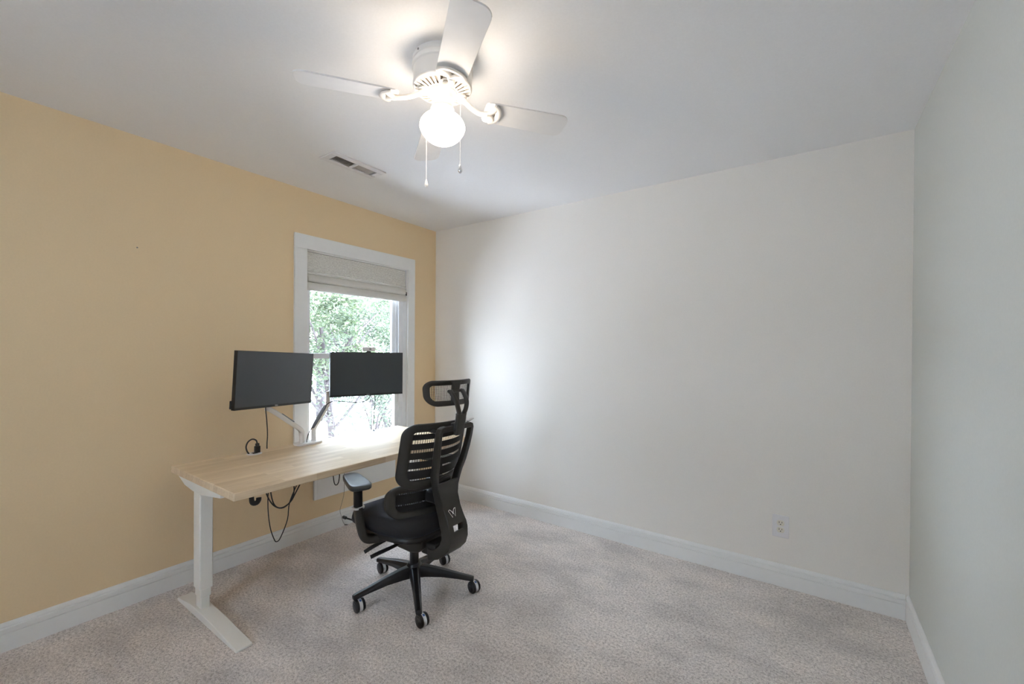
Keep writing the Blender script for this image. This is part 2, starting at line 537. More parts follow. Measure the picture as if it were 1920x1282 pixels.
# unseen rear window (behind the camera), added to fill the room with daylight
rw = bpy.data.objects.new('fill_window', None); COL.objects.link(rw); struct(rw)
rw.location = ((RX0 + RX1) / 2, REAR, RZ0)
def rpart(mb, name, mat, **k):
    o = mb.build(name, mat, **k); o.parent = rw; o.matrix_parent_inverse = Matrix.Translation(rw.location).inverted(); return o
b = MB()
for lo, hi in (((RX0 - .09, RZ0 - .09), (RX0, RZ1 + .09)), ((RX1, RZ0 - .09), (RX1 + .09, RZ1 + .09)), ((RX0, RZ1), (RX1, RZ1 + .09)), ((RX0, RZ0 - .09), (RX1, RZ0))):
    b.box((lo[0], REAR, lo[1]), (hi[0], REAR + .019, hi[1]))
rpart(b, 'casing', M['trim'], smooth=False)
b = MB()
for lo, hi in (((RX0, RZ0), (RX0 + .06, RZ1)), ((RX1 - .06, RZ0), (RX1, RZ1)), ((RX0 + .06, RZ1 - .06), (RX1 - .06, RZ1)), ((RX0 + .06, RZ0), (RX1 - .06, RZ0 + .06)), ((1.69, RZ0 + .06), (1.71, RZ1 - .06))):
    b.box((lo[0], REAR - .11, lo[1]), (hi[0], REAR - .06, hi[1]))
rpart(b, 'window_frame', M['vinyl'], smooth=False)
b = MB(); b.box((RX0 + .05, REAR - .087, RZ0 + .05), (RX1 - .05, REAR - .083, RZ1 - .05)); rpart(b, 'pane', M['glass'], smooth=False)

# ------------------------------------------------------------------ window blind
BY0, BY1 = WY0 + .009, WY1 - .009
bl = thing('window_blind', 'cream woven blind pulled up at the top of the window', 'blind', (0, (BY0 + BY1) / 2, 1.74))
def bpart(mb, name, mat, **k):
    o = mb.build(name, mat, **k); o.parent = bl; o.matrix_parent_inverse = Matrix.Translation(bl.location).inverted(); return o
b = MB(); b.prism([(-.040, 2.018), (-.012, 2.018), (-.004, 1.882), (-.012, 1.879), (-.040, 1.9)], 'y', BY0 + .004, BY1 - .004)
bpart(b, 'valance', M['blind'], bevel=.002)
b = MB(); b.prism([(-.042, 1.888), (-.006, 1.876), (0.002, 1.870), (0.000, 1.861), (-.042, 1.864)], 'y', BY0 + .002, BY1 - .002)
bpart(b, 'hem', M['blindfold'], bevel=.002)
b = MB(); b.prism([(-.040, 1.875), (-.016, 1.870), (-.012, 1.860), (.008, 1.838), (.013, 1.818), (.002, 1.807), (-.022, 1.805), (-.040, 1.806)], 'y', BY0 + .001, BY1 - .004)
bpart(b, 'fold', M['blindfold'], bevel=.005, bseg=3)
b = MB(); b.prism([(-.040, 1.815), (-.020, 1.812), (-.004, 1.800), (.004, 1.791), (.014, 1.772), (.012, 1.758), (-.002, 1.746), (-.040, 1.750)], 'y', BY0 + .001, BY1 - .006)
bpart(b, 'fold', M['blindfold'], bevel=.005, bseg=3)
b = MB(); b.box((.006, BY1 - .012, 1.80), (.015, BY1 - .004, 1.83)); bpart(b, 'cord_clip', M['black_plastic'], bevel=.001)

# ------------------------------------------------------------------ outdoors
b = MB(); b.box((-22, -14, -0.75), (-0.16, 18, -0.55)); struct(b.build('ground', M['ground'], smooth=False))

def leaf_cloud(mb, centers, n, size):
    bm = mb.bm
    for _ in range(n):
        c, r = random.choice(centers)
        d = Vector((random.gauss(0, 1), random.gauss(0, 1), random.gauss(0, .75)))
        p = Vector(c) + d * r * 0.5
        if p.z < -0.4:
            continue
        s = size * random.uniform(.6, 1.3)
        a = Vector((random.gauss(0, 1), random.gauss(0, 1), random.gauss(0, .6))).normalized()
        q = a.cross(Vector((random.gauss(0, 1), random.gauss(0, 1), random.gauss(0, 1)))).normalized()
        nn = a.cross(q)
        v = [bm.verts.new(p + a * s), bm.verts.new(p + q * s * .42 + nn * s * .12), bm.verts.new(p - a * s), bm.verts.new(p - q * s * .42 + nn * s * .12)]
        bm.faces.new((v[0], v[1], v[2])); bm.faces.new((v[0], v[2], v[3]))

def tree(label, base, limbs, clouds, n, size, leafmat):
    t = thing('tree', label, 'tree', base, 0, 'trees outside the window')
    B = Vector(base)
    tr = MB(); br = []
    for i, (pts, r0, r1) in enumerate(limbs):
        path = bez([Vector(p) - B for p in pts], 14)
        k = len(path)
        rr = [r0 + (r1 - r0) * j / (k - 1) for j in range(k)]
        mb = tr if i == 0 else MB()
        mb.tube(path, rr, seg=7)
        if i: br.append(mb)
    tr.build('trunk', M['bark'], t)
    for mb in br:
        mb.build('branch', M['bark'], t)
    lf = MB(); leaf_cloud(lf, [(Vector(c) - B, r) for c, r in clouds], n, size)
    lf.build('foliage', leafmat, t, smooth=False)
    return t

rnd = random.Random(3)
def limbs_for(base, lean, nb, rad):
    hgt = lean[2]
    bx, by, bz = base
    top = (bx + lean[0], by + lean[1], bz + hgt)
    mid = (bx + lean[0] * .35 + rnd.uniform(-.1, .1), by + lean[1] * .35 + rnd.uniform(-.1, .1), bz + hgt * .5)
    out = [([base, mid, top], rad, rad * .35)]
    for i in range(nb):
        f = rnd.uniform(.12, .7)
        p = [base[k] + (top[k] - base[k]) * f for k in range(3)]
        d = (rnd.uniform(-.5, .5), rnd.choice((-1, 1)) * rnd.uniform(.5, 1.3), rnd.uniform(.5, 1.4))
        q = [p[k] + d[k] for k in range(3)]
        mm = [(p[k] + q[k]) / 2 + rnd.uniform(-.12, .12) for k in range(3)]
        out.append(([p, mm, q], rad * .38, rad * .1))
    return out
def clouds_for(c, spread, n, r):
    return [((c[0] + rnd.uniform(-1, 1) * spread[0], c[1] + rnd.uniform(-1, 1) * spread[1], c[2] + rnd.uniform(-1, 1) * spread[2]), rnd.uniform(.6, 1.2) * r) for _ in range(n)]

tree('leaning tree with bare brown limbs nearest the left of the window view', (-3.1, .95, -.55), limbs_for((-3.1, .95, -.55), (.1, -.3, 2.2), 9, .07),
     clouds_for((-3.1, 1.0, 1.6), (.25, .6, .75), 26, .36), 5200, .036, M['leaf'])
tree('crooked tree with crossing brown limbs at the right of the window view', (-4.7, 3.3, -.55), limbs_for((-4.7, 3.3, -.55), (-.1, -1.3, 2.6), 12, .08),
     clouds_for((-4.75, 2.5, 1.2), (.35, 1.0, 1.0), 34, .42), 9000, .040, M['leaf2'])
tree('tall pale green tree filling the upper view behind the other trees', (-7.6, 3.4, -.55), limbs_for((-7.6, 3.4, -.55), (.2, .3, 4.6), 12, .12),
     clouds_for((-7.6, 3.6, 3.2), (.8, 2.6, 2.3), 60, .8), 14000, .065, M['leaf'])
rnd.seed(11)
def shrub(label, base, n, hgt, spread, leaves):
    t = thing('shrub', label, 'shrub', base)
    clouds = []
    for i in range(n):
        a = rnd.uniform(0, 2 * PI); q = rnd.uniform(.3, 1) * spread
        tip = Vector((math.cos(a) * q * .5, math.sin(a) * q, hgt * rnd.uniform(.7, 1.05)))
        mid = tip * .5 + Vector((rnd.uniform(-.08, .08), rnd.uniform(-.12, .12), .12))
        path = bez([(rnd.uniform(-.05, .05), rnd.uniform(-.12, .12), 0), mid, tip], 12)
        b = MB(); r0 = rnd.uniform(.010, .024)
        b.tube(path, [r0 * (1 - .75 * j / (len(path) - 1)) for j in range(len(path))], seg=6)
        b.build('stem', M['bark'], t)
        clouds += [(tuple(tip), .34), (tuple(tip * .8), .26)]
    b = MB(); leaf_cloud(b, clouds, leaves, .028); b.build('foliage', M['leaf2'], t, smooth=False)
shrub('open twiggy shrub with sparse leaves seen low through the window', (-1.75, .62, -.55), 16, 1.5, .72, 1300)
tree('far pale tree rising at the right beyond the crooked tree', (-11.2, 11.0, -.55), limbs_for((-11.2, 11.0, -.55), (.2, .3, 4.4), 10, .12),
     clouds_for((-11.2, 11.0, 3.0), (.8, 3.0, 2.4), 55, .85), 9000, .09, M['leaf2'])
tree('added leafy tree out of view at left, screening low sky light', (-5.2, -2.2, -.55), limbs_for((-5.2, -2.2, -.55), (.1, .2, 4.2), 10, .12),
     clouds_for((-5.2, -2.2, 2.2), (.7, 1.3, 2.0), 44, .7), 7000, .09, M['leaf2'])  # added out of view to block low sky light through the window
tree('second added leafy tree out of view, farther left, closing the low sky gap', (-6.4, -8.3, -.55), limbs_for((-6.4, -8.3, -.55), (.1, -.2, 4.2), 10, .12),
     clouds_for((-6.4, -8.3, 2.2), (.7, 2.6, 2.0), 60, .8), 9000, .09, M['leaf'])  # also added unseen, keeps low sky from brightening the back wall

# ------------------------------------------------------------------ ceiling vent
vt = thing('ceiling_vent', 'white rectangular air vent with two louvered banks on ceiling', 'vent', (0.63, -1.315, H))
def vpart(mb, name, mat, **k):
    o = mb.build(name, mat, **k); o.parent = vt; o.matrix_parent_inverse = Matrix.Translation(vt.location).inverted(); return o
fx0, fx1, fy0, fy1 = .555, .706, -1.492, -1.138
b = MB()
z0, z1 = H - .009, H
b.box((fx0, fy0, z0), (VX0 + .004, fy1, z1)); b.box((VX1 - .004, fy0, z0), (fx1, fy1, z1))
b.box((VX0 + .004, fy0, z0), (VX1 - .004, VY0 + .004, z1)); b.box((VX0 + .004, VY1 - .004, z0), (VX1 - .004, fy1, z1))
b.box((VX0 + .004, -1.322, z0), (VX1 - .004, -1.308, z1))
vpart(b, 'frame', M['plate'], bevel=.002)
b = MB()
b.box((VX0, VY0, H + .10), (VX1, VY1, H + .11))
vpart(b, 'duct_box', M['dark'], smooth=False)
for bank, (ya, yb, s, mt) in enumerate(((VY0 + .008, -1.326, 1, 'louver_dark'), (-1.304, VY1 - .008, -1, 'louver'))):
    for k in range(11):
        y = ya + (yb - ya) * (k + .5) / 11
        R_ = Matrix.Translation((0, y, H + .004)) @ Matrix.Rotation(math.radians(38 * s), 4, 'X')
        b = MB(); b.box((VX0 + .003, -.0085, -.0006), (VX1 - .003, .0085, .0006), R_)
        vpart(b, 'louver', M[mt], smooth=False)
b = MB(); b.box((.600, -1.172, H - .014), (.612, -1.150, H - .005)); vpart(b, 'damper_lever', M['plate'], bevel=.002)
for y in (-1.475, -1.155):
    b = MB(); b.lathe([(.0035, -.002), (.0035, 0)], 10, (.63, y, H - .006)); vpart(b, 'screw', M['louver'])

# ------------------------------------------------------------------ ceiling fan with light
FX, FY = 1.721, -1.680
fan = thing('ceiling_fan', 'white four blade ceiling fan with lit frosted globe', 'ceiling fan', (FX, FY, H))
def L(z):
    return z - H
b = MB()
b.lathe([(.100, L(2.440)), (.113, L(2.440)), (.113, L(2.424)), (.110, L(2.421)), (.110, L(2.417)), (.116, L(2.413)), (.116, L(2.400)), (.111, L(2.396)), (.1115, L(2.352)), (.1125, L(2.343)), (.108, L(2.336)), (.100, L(2.334))], 48)
b.build('motor_housing', M['fan_white'], fan, angle=25)
for k in range(6):
    a = 2 * PI * k / 6 + .4
    b = MB(); b.lathe([(.004, 0), (.004, .003)], 10, (0, 0, 0), Matrix.Translation((.112 * math.cos(a), .112 * math.sin(a), L(2.431))) @ Matrix.Rotation(a, 4, 'Z') @ Matrix.Rotation(PI / 2, 4, 'Y'))
    b.build('screw', M['louver_dark'], fan)
# slotted grille ring under the motor
b = MB()
NS = 28
prof = [(.1115, L(2.343)), (.108, L(2.3355)), (.104, L(2.331)), (.062, L(2.320)), (.056, L(2.320))]
rings = []
for r_, z_ in prof:
    rings.append([b.bm.verts.new((r_ * math.cos(2 * PI * k / (NS * 2)), r_ * math.sin(2 * PI * k / (NS * 2)), z_)) for k in range(NS * 2)])
for i in range(len(prof) - 1):
    for k in range(NS * 2):
        if i == 2 and k % 2 == 0:
            continue
        b.bm.faces.new((rings[i][k], rings[i + 1][k], rings[i + 1][(k + 1) % (NS * 2)], rings[i][(k + 1) % (NS * 2)]))
b.build('motor_grille', M['fan_white'], fan, solid=.003)
b = MB(); b.lathe([(.102, L(2.338)), (.06, L(2.328)), (.05, L(2.328))], 40); b.build('grille_backing', M['louver_dark'], fan)
b = MB(); b.lathe([(.055, L(2.324)), (.055, L(2.314)), (.041, L(2.312)), (.041, L(2.262)), (.045, L(2.258)), (.045, L(2.248)), (.03, L(2.246))], 40)
b.build('light_kit_neck', M['fan_white'], fan, angle=25)
gp = []
for k in range(25):
    t = k / 24
    a = PI * t
    r_ = .0865 * math.sin(a) ** (.86 if a < PI / 2 else 1.0)
    z_ = 2.187 + (.056 if a < PI / 2 else .063) * math.cos(a)
    if a > PI / 2:
        r_ *= 1 - .07 * math.sin(2 * (a - PI / 2))
    gp.append((max(r_, .002), L(z_)))
gp[0] = (.035, L(2.2455))
b = MB(); b.lathe(gp, 40); b.build('globe', M['globe'], fan)
A0 = -126.4; PIT = .188; ZB = L(2.279)
def blade_pts(w0, w1, r0, r1, rc):
    pts = []
    def corner(cx, cy, r, a0, a1):
        for k in range(7):
            a = math.radians(a0 + (a1 - a0) * k / 6)
            pts.append((cx + r * math.cos(a), cy + r * math.sin(a)))
    corner(r1 - rc, w1 - rc, rc, 90, 0); corner(r1 - rc, -w1 + rc, rc, 0, -90)
    corner(r0 + .018, -w0 + .018, .018, -90, -180); corner(r0 + .018, w0 - .018, .018, 180, 90)
    return pts
for k in range(4):
    Rz = Matrix.Rotation(math.radians(A0 + 90 * k), 4, 'Z')
    Rb = Rz @ Matrix.Translation((0, 0, ZB)) @ Matrix.Rotation(-PIT, 4, 'X')
    b = MB(); b.prism(blade_pts(.0535, .0605, .165, .515, .036), 'z', -.003, .003, Rb)
    bo = b.build('blade', M['blade'], fan, bevel=.001, angle=30)
    # ornate blade iron: curved stem and three-lobed leaf plate
    b = MB()
    stem = bez([(.072, 0, L(2.314)), (.092, .0, L(2.300)), (.118, .004, L(2.284)), (.150, .006, L(2.272)), (.178, .0, ZB - .008)], 16)
    stem = [Rz @ p for p in stem]
    b.tube(stem, [(.010, .015)] * 4 + [(.0085, .0125)] * (len(stem) - 4), seg=10)
    for s in (-1, 1):
        arm = [Rb @ p for p in bez([(.172, 0, -.009), (.192, s * .010, -.0085), (.206, s * .028, -.008), (.203, s * .042, -.0075), (.192, s * .046, -.007)], 16)]
        b.tube(arm, [(.005, .011)] * len(arm), seg=8)
    fr = [Rb @ p for p in bez([(.195, -.044, -.0075), (.214, -.03, -.008), (.222, 0, -.009), (.214, .03, -.008), (.195, .044, -.0075)], 16)]
    b.tube(fr, [(.005, .012)] * len(fr), seg=8)
    b.build('blade_iron', M['fan_white'], fan)
    b = MB(); b.lathe([(.022, 0), (.022, .008)], 16, (0, 0, 0), Rz @ Matrix.Translation((.072, 0, L(2.314))))
    b.build('iron_mount', M['fan_white'], fan, bevel=.002)
def pull(dx, dy, zend, start, silver):
    b = MB()
    z = start[2]
    path = [Vector(start), Vector((dx, dy, start[2] - .03))]
    p1 = path[1]
    # beaded chain: slanted run then plumb run
    def beads(a, c):
        n = int((c - a).length / .0042)
        for i in range(n + 1):
            q = a.lerp(c, i / max(1, n))
            b.tube([q + Vector((0, 0, .0016)), q, q - Vector((0, 0, .0016))], [.0007, .0015, .0007], seg=6)
    beads(path[0], p1)
    e = Vector((dx, dy, zend + .03))
    beads(p1, e)
    ch = b.build('pull_chain', M['silver'], fan)
    f = MB(); f.lathe([(.0015, .032), (.003, .030), (.0045, .022), (.0078, .012), (.0075, .006), (.004, .001), (.001, 0)], 16, (dx, dy, zend))
    f.build('chain_fob', M['chrome'] if silver else M['fan_white'], ch)
pull(.103, -.012, L(1.985), (.045, -.020, L(2.285)), True)
pull(-.103, .015, L(1.985), (-.045, .012, L(2.285)), False)

# ------------------------------------------------------------------ wall outlet, nail
ot = thing('wall_outlet', 'white duplex wall outlet low on the white wall', 'outlet', (2.759, 0, .34))
b = MB(); b.box((-.0405, -.0075, -.063), (.0405, 0, .063)); b.build('cover_plate', M['plate'], ot, bevel=.004, bseg=3)
for s in (1, -1):
    poly = []
    for k in range(24):
        a = 2 * PI * k / 24
        x, z = .0190 * math.cos(a), .0190 * math.sin(a)
        poly.append((x, max(-.0155, min(.0155, z)) + s * .0195))
    b = MB(); b.prism(poly, 'y', -.0095, -.004)
    rc = b.build('receptacle', M['almond'], ot, smooth=False)
    for dx, dz, w, h in ((-.0066, .004, .0028, .0092), (.0066, .004, .0028, .0078)):
        b = MB(); b.box((dx - w / 2, -.0100, s * .0195 + dz - h / 2), (dx + w / 2, -.0092, s * .0195 + dz + h / 2)); b.build('slot', M['dark'], rc, smooth=False)
    b = MB(); b.lathe([(.0028, -.0004), (.0028, .0004)], 12, (0, 0, 0), Matrix.Translation((0, -.0097, s * .0195 - .0072)) @ Matrix.Rotation(PI / 2, 4, 'X')); b.build('ground_hole', M['dark'], rc)
b = MB(); b.lathe([(.0025, 0), (.002, .0015)], 12, (0, 0, 0), Matrix.Translation((0, -.0075, 0)) @ Matrix.Rotation(PI / 2, 4, 'X')); b.build('screw', M['silver'], ot)
b = MB(); b.lathe([(.0035, 0), (.0035, .004), (.0015, .005)], 10, (0, 0, 0), Matrix.Translation((0, -2.168, 1.857)) @ Matrix.Rotation(PI / 2, 4, 'Y'))
tag(b.build('nail', M['louver_dark']), 'tiny dark nail in the bare beige wall left of the window', 'nail')

# ------------------------------------------------------------------ desk
DX0, DX1, DY0, DY1, DZ = .119, .866, -2.057, -.545, .71
desk = thing('standing_desk', 'standing desk with light butcher block top and white legs', 'desk', ((DX0 + DX1) / 2, (DY0 + DY1) / 2, 0))
dl = Vector(desk.location)
def dpart(mb, name, mat, par=None, **k):
    o = mb.build(name, mat, **k)
    if par is None:
        o.parent = desk; o.matrix_parent_inverse = Matrix.Translation(dl).inverted()
    else:
        o.parent = par
    return o
b = MB(); b.box((DX0, DY0, DZ - .036), (DX1, DY1, DZ)); dpart(b, 'tabletop', M['wood'], bevel=.004, bseg=3)
ZU = DZ - .036
for yc in (-2.005, -.620):
    y0, y1 = yc - .034, yc + .034
    # curved foot
    fpts = [(.150, .004), (.165, 0), (.345, .0), (.345, .0), (.45, .0), (.835, .0), (.85, .004), (.848, .014), (.60, .034), (.48, .038), (.34, .038), (.156, .014)]
    fp = []
    for q in fpts:
        if not fp or math.dist(q, fp[-1]) > 1e-4:
            fp.append(q)
    b = MB(); b.prism(fp, 'y', y0, y1); dpart(b, 'foot', M['white_metal'], bevel=.003)
    b = MB()
    b.box((.366, yc - .020, .036), (.424, yc + .020, .16))
    dpart(b, 'column_inner', M['white_metal'], bevel=.004)
    b = MB(); b.box((.361, yc - .024, .095), (.429, yc + .024, .20)); dpart(b, 'column_middle', M['white_metal'], bevel=.004)
    b = MB(); b.box((.355, yc - .029, .135), (.435, yc + .029, .640)); dpart(b, 'column_outer', M['white_metal'], bevel=.005)
    b = MB(); b.prism([(.147, ZU), (.150, ZU - .014), (.235, ZU - .048), (.34, ZU - .060), (.45, ZU - .060), (.655, ZU - .034), (.673, ZU - .031), (.676, ZU)], 'y', yc - .030, yc + .030)
    sup = dpart(b, 'side_bracket', M['white_metal'], bevel=.002)
    for xx in (.228, .258):
        b = MB(); b.lathe([(.0055, 0), (.0055, .0015)], 12, (0, 0, 0), Matrix.Translation((xx, yc - .030, ZU - .024)) @ Matrix.Rotation(PI / 2, 4, 'X'))
        o = b.build('bolt_hole', M['dark']); o.parent = sup; o.matrix_parent_inverse = Matrix.Translation(dl).inverted()
for xx in (.33, .40):
    b = MB(); b.box((xx - .015, -1.975, ZU - .034), (xx + .015, -.650, ZU - .004)); dpart(b, 'cross_rail', M['white_metal'], bevel=.003)
def grommet(x, y, lab):
    g = MB(); g.lathe([(.030, -.002), (.040, 0), (.0405, .0025), (.037, .004), (.003, .0042)], 28, (0, 0, 0)); 
    o = g.build('grommet', M['plate']); o.parent = desk; o.matrix_parent_inverse = Matrix.Translation(dl).inverted(); o.location = (x, y, DZ)
    n = MB(); n.prism([(-.016, -.012), (.016, -.012), (.016, .012), (-.016, .012)], 'z', .0030, .0048); h = n.build('cable_slot', M['dark'], o, smooth=False)
    return o
grommet(.195, -1.677, ''); grommet(.170, -.815, '')

# ------------------------------------------------------------------ hook and cables under the desk
b = MB()
b.box((.790, -1.975, ZU - .006), (.826, -1.945, ZU))
hk = bez([(.808, -1.960, ZU - .004), (.808, -1.960, ZU - .032), (.809, -1.954, ZU - .046), (.811, -1.940, ZU - .048), (.812, -1.932, ZU - .038), (.812, -1.931, ZU - .026)], 18)
b.tube(hk, [(.006, .011)] * len(hk), seg=8)
for v_ in b.bm.verts:
    v_.co.z -= .0005
tag(b.build('headset_hook', M['black_plastic']), 'small black hook under the left end of the desk top', 'hook')

pc = thing('power_cable', 'looped black power cable hanging under the left half of desk', 'cable', (.45, -1.66, ZU))
def cpart(par, path, r, name, mat, n=40, seg=8):
    b = MB(); b.tube([Vector(p) - Vector(par.location) for p in bez(path, n)], r, seg=seg)
    return b.build(name, mat, par)
cpart(pc, [(.45, -1.735, ZU), (.45, -1.733, .56), (.455, -1.70, .475), (.46, -1.655, .44), (.455, -1.60, .455), (.45, -1.565, .50), (.44, -1.50, .60), (.43, -1.46, ZU)], .0035, 'cord_loop', M['cord'])
cpart(pc, [(.47, -1.722, ZU), (.47, -1.715, .55), (.465, -1.69, .465), (.46, -1.64, .437), (.455, -1.59, .47), (.45, -1.575, .54), (.44, -1.60, .62), (.43, -1.63, ZU)], .0035, 'cord_loop', M['cord'])
cpart(pc, [(.45, -1.705, ZU), (.45, -1.72, .50), (.455, -1.712, .36), (.46, -1.69, .275), (.46, -1.675, .258), (.46, -1.655, .275), (.455, -1.615, .36), (.45, -1.598, .46), (.45, -1.53, .60), (.44, -1.50, ZU)], .0028, 'cord_loop', M['cord'])
b = MB(); b.box((-.012, -.062, -.085), (.012, -.040, 0)); b.build('plug', M['black_plastic'], pc, bevel=.004)
pc2 = thing('usb_cable', 'small black cable loop under desk in front of white panel', 'cable', (.40, -1.275, ZU))
cpart(pc2, [(.40, -1.305, ZU), (.40, -1.298, .54), (.40, -1.288, .475), (.40, -1.272, .460), (.40, -1.257, .48), (.40, -1.250, .55), (.40, -1.246, ZU)], .003, 'cord_loop', M['cord'])
cpart(pc2, [(.38, -1.300, ZU), (.38, -1.285, .57), (.37, -1.25, .53), (.36, -1.20, .52), (.35, -1.15, .56), (.35, -1.12, ZU)], .0022, 'cord_loop', M['greycord'])

b = MB(); b.tube(bez([(.022, -.966, .40), (.022, -.966, .262), (.023, -.985, .185), (.024, -1.001, .135), (.024, -.993, .09), (.022, -.975, .035), (.024, -.962, .012)], 40), .0012, seg=6)
b.tube([(.024, -.964, .010), (.034, -.944, .006)], [.004, .003], seg=8)
tag(b.build('cord', M['greycord']), 'thin grey cord trailing down beige wall from the white panel to carpet', 'cord')

# plug standing at the left grommet
pl = thing('plug_lead', 'short black lead with plug looping out of the left desk grommet', 'cable', (.195, -1.677, DZ + .004))
b = MB(); b.box((-.011, .002, 0), (.011, .030, .040)); b.box((-.007, .006, .040), (.007, .026, .056)); b.build('plug', M['black_plastic'], pl, bevel=.003)
cpart(pl, [(.195, -1.661, DZ + .056), (.195, -1.668, DZ + .078), (.195, -1.690, DZ + .088), (.195, -1.712, DZ + .076), (.194, -1.722, DZ + .050), (.192, -1.716, DZ + .022), (.190, -1.705, DZ + .005)], .0042, 'cord_loop', M['cord'])

# ------------------------------------------------------------------ monitors
def text_mesh(s, size, name, mat, parent, mtx, depth=.0004):
    cu = bpy.data.curves.new('lettering', 'FONT')
    cu.body = s; cu.size = size; cu.extrude = depth; cu.align_x = 'CENTER'; cu.align_y = 'CENTER'
    tmp = bpy.data.objects.new('lettering', cu); COL.objects.link(tmp)
    dg = bpy.context.evaluated_depsgraph_get()
    me = bpy.data.meshes.new_from_object(tmp.evaluated_get(dg))
    bpy.data.objects.remove(tmp)
    me.materials.clear(); me.materials.append(mat)
    o = bpy.data.objects.new(name, me); COL.objects.link(o); o.parent = parent; o.matrix_local = mtx
    return o

def monitor(label, C, yawd, tilt, rollr):
    """local frame: x right (as seen from the front), y up, z toward the viewer"""
    a = math.radians(yawd)
    n = Vector((math.cos(a) * math.cos(tilt), math.sin(a) * math.cos(tilt), math.sin(tilt)))
    r = Vector((-math.sin(a), math.cos(a), 0)); u = n.cross(r)
    rr = r * math.cos(rollr) + u * math.sin(rollr); uu = -r * math.sin(rollr) + u * math.cos(rollr)
    o = thing('monitor', label, 'monitor', C, 0, 'monitors on the desk')
    o.matrix_world = Matrix(((rr.x, uu.x, n.x, C[0]), (rr.y, uu.y, n.y, C[1]), (rr.z, uu.z, n.z, C[2]), (0, 0, 0, 1)))
    w, h = .269, .158
    b = MB(); b.box((-w, -h, -.022), (w, h, -.002)); b.box((-w, -h, -.002), (-w + .0025, h, .0)); b.box((w - .0025, -h, -.002), (w, h, .0)); b.box((-w + .0025, h - .0025, -.002), (w - .0025, h, 0))
    b.box((-w + .0025, -h, -.002), (w - .0025, -h + .013, .0))
    b.build('bezel', M['bezel'], o, smooth=False)
    b = MB(); b.box((-w + .0025, -h + .013, -.002), (w - .0025, h - .0025, -.0006)); b.build('screen', M['screen'], o, smooth=False)
    b = MB(); b.box((-.16, -.12, -.046), (.16, .09, -.022)); b.build('rear_housing', M['bezel'], o, bevel=.010)
    if yawd > 0:
        b = MB(); b.box((-w - .006, -h + .006, -.030), (-w + .05, -h + .050, -.020)); b.build('port_cover', M['black_plastic'], o, bevel=.003)
    text_mesh('DELL', .0105, 'maker_lettering', M['letter'], o, Matrix.Translation((.0, -h + .0065, .0002)))
    return o
mL = monitor('left monitor of the pair, blue tinted blank screen against the beige wall', (.345, -1.616, 1.155), 17.7, -.027, -.037)
mR = monitor('right monitor of the pair, blank screen in front of the window', (.231, -.911, 1.152), -15.5, .017, -.009)

# webcam on the right monitor
wc = thing('webcam', 'white webcam clipped on top of the right monitor', 'webcam', (0, 0, 0))
wm = mR.matrix_world.copy() @ Matrix.Translation((.002, .158, -.006))
wc.matrix_world = wm
b = MB(); b.tube([(-.048, .024, .004), (-.044, .024, .004), (.044, .024, .004), (.048, .024, .004)], [(.011, .007), (.0150, .0090), (.0150, .0090), (.011, .007)], seg=16, upv=(0, 1, 0)); b.build('camera_body', M['plate'], wc)
b = MB(); b.box((.003, .0195, .0115), (.017, .0295, .0135)); ln = b.build('lens_window', M['black_plastic'], wc, bevel=.003)
b = MB(); b.lathe([(.0035, 0), (.0035, .0012)], 14, (0, 0, 0), Matrix.Translation((.010, .0245, .0135))); b.build('lens', M['chrome'], ln)
b = MB(); b.box((-.017, .0005, -.014), (.017, .006, .012)); b.box((-.012, .006, -.004), (.012, .012, .006)); b.box((-.014, -.03, -.022), (.014, .004, -.0165)); b.build('clip', M['black_plastic'], wc, bevel=.002)

# dual monitor arm
ma = thing('screen_arm', 'white dual monitor arm on an oval base at desk back edge', 'monitor arm', (.185, -1.342, DZ))
o0 = Vector(ma.location)
def apath(path):
    return [Vector(p) - o0 for p in path]
poly = []
for (cx, cy2, a0) in ((.040, .055, 0), (-.040, .055, 90), (-.040, -.055, 180), (.040, -.055, 270)):
    pass
hx, hy, rr_ = .052, .088, .045
for (sx, sy, a0) in ((1, 1, 0), (-1, 1, 90), (-1, -1, 180), (1, -1, 270)):
    for k in range(9):
        a = math.radians(a0 + 90 * k / 8)
        poly.append((sx * (hx - rr_) + rr_ * math.cos(a), sy * (hy - rr_) + rr_ * math.sin(a)))
b = MB(); b.prism(poly, 'z', 0, .013); b.build('base_plate', M['arm_white'], ma, bevel=.003, bseg=3)
for s, ys in ((-1, -.043), (1, .038)):
    b = MB(); b.lathe([(.0155, .010), (.0150, .075), (.014, .088), (.010, .092)], 20, (0, ys, 0)); b.build('post', M['arm_white'], ma)
secR = [(math.copysign(abs(math.cos(2 * PI * k / 16)) ** .5, math.cos(2 * PI * k / 16)), math.copysign(abs(math.sin(2 * PI * k / 16)) ** .5, math.sin(2 * PI * k / 16))) for k in range(16)]
# left lower arm
pL = [(.185, -1.385, .772), (.188, -1.390, .800), (.200, -1.415, .826), (.215, -1.475, .870), (.232, -1.555, .930), (.240, -1.610, .968), (.243, -1.628, .978)]
b = MB(); b.tube(apath(bez(pL, 30)), [(.0145, .0145)] * 30 + [(.013, .013)], seg=12, section=secR) if False else b.tube(apath(bez(pL, 30)), .0145, section=secR)
aL = b.build('arm', M['arm_white'], ma)
b = MB(); b.tube(apath([(.219, -1.458, .8725), (.234, -1.538, .9325)]), [(.004, .010)] * 2, section=secR); b.build('cable_cover', M['arm_grey'], aL)
b = MB(); b.tube(apath([(.243, -1.628, .965), (.243, -1.628, 1.150)]), .0135, seg=16); b.build('spindle', M['arm_white'], ma)
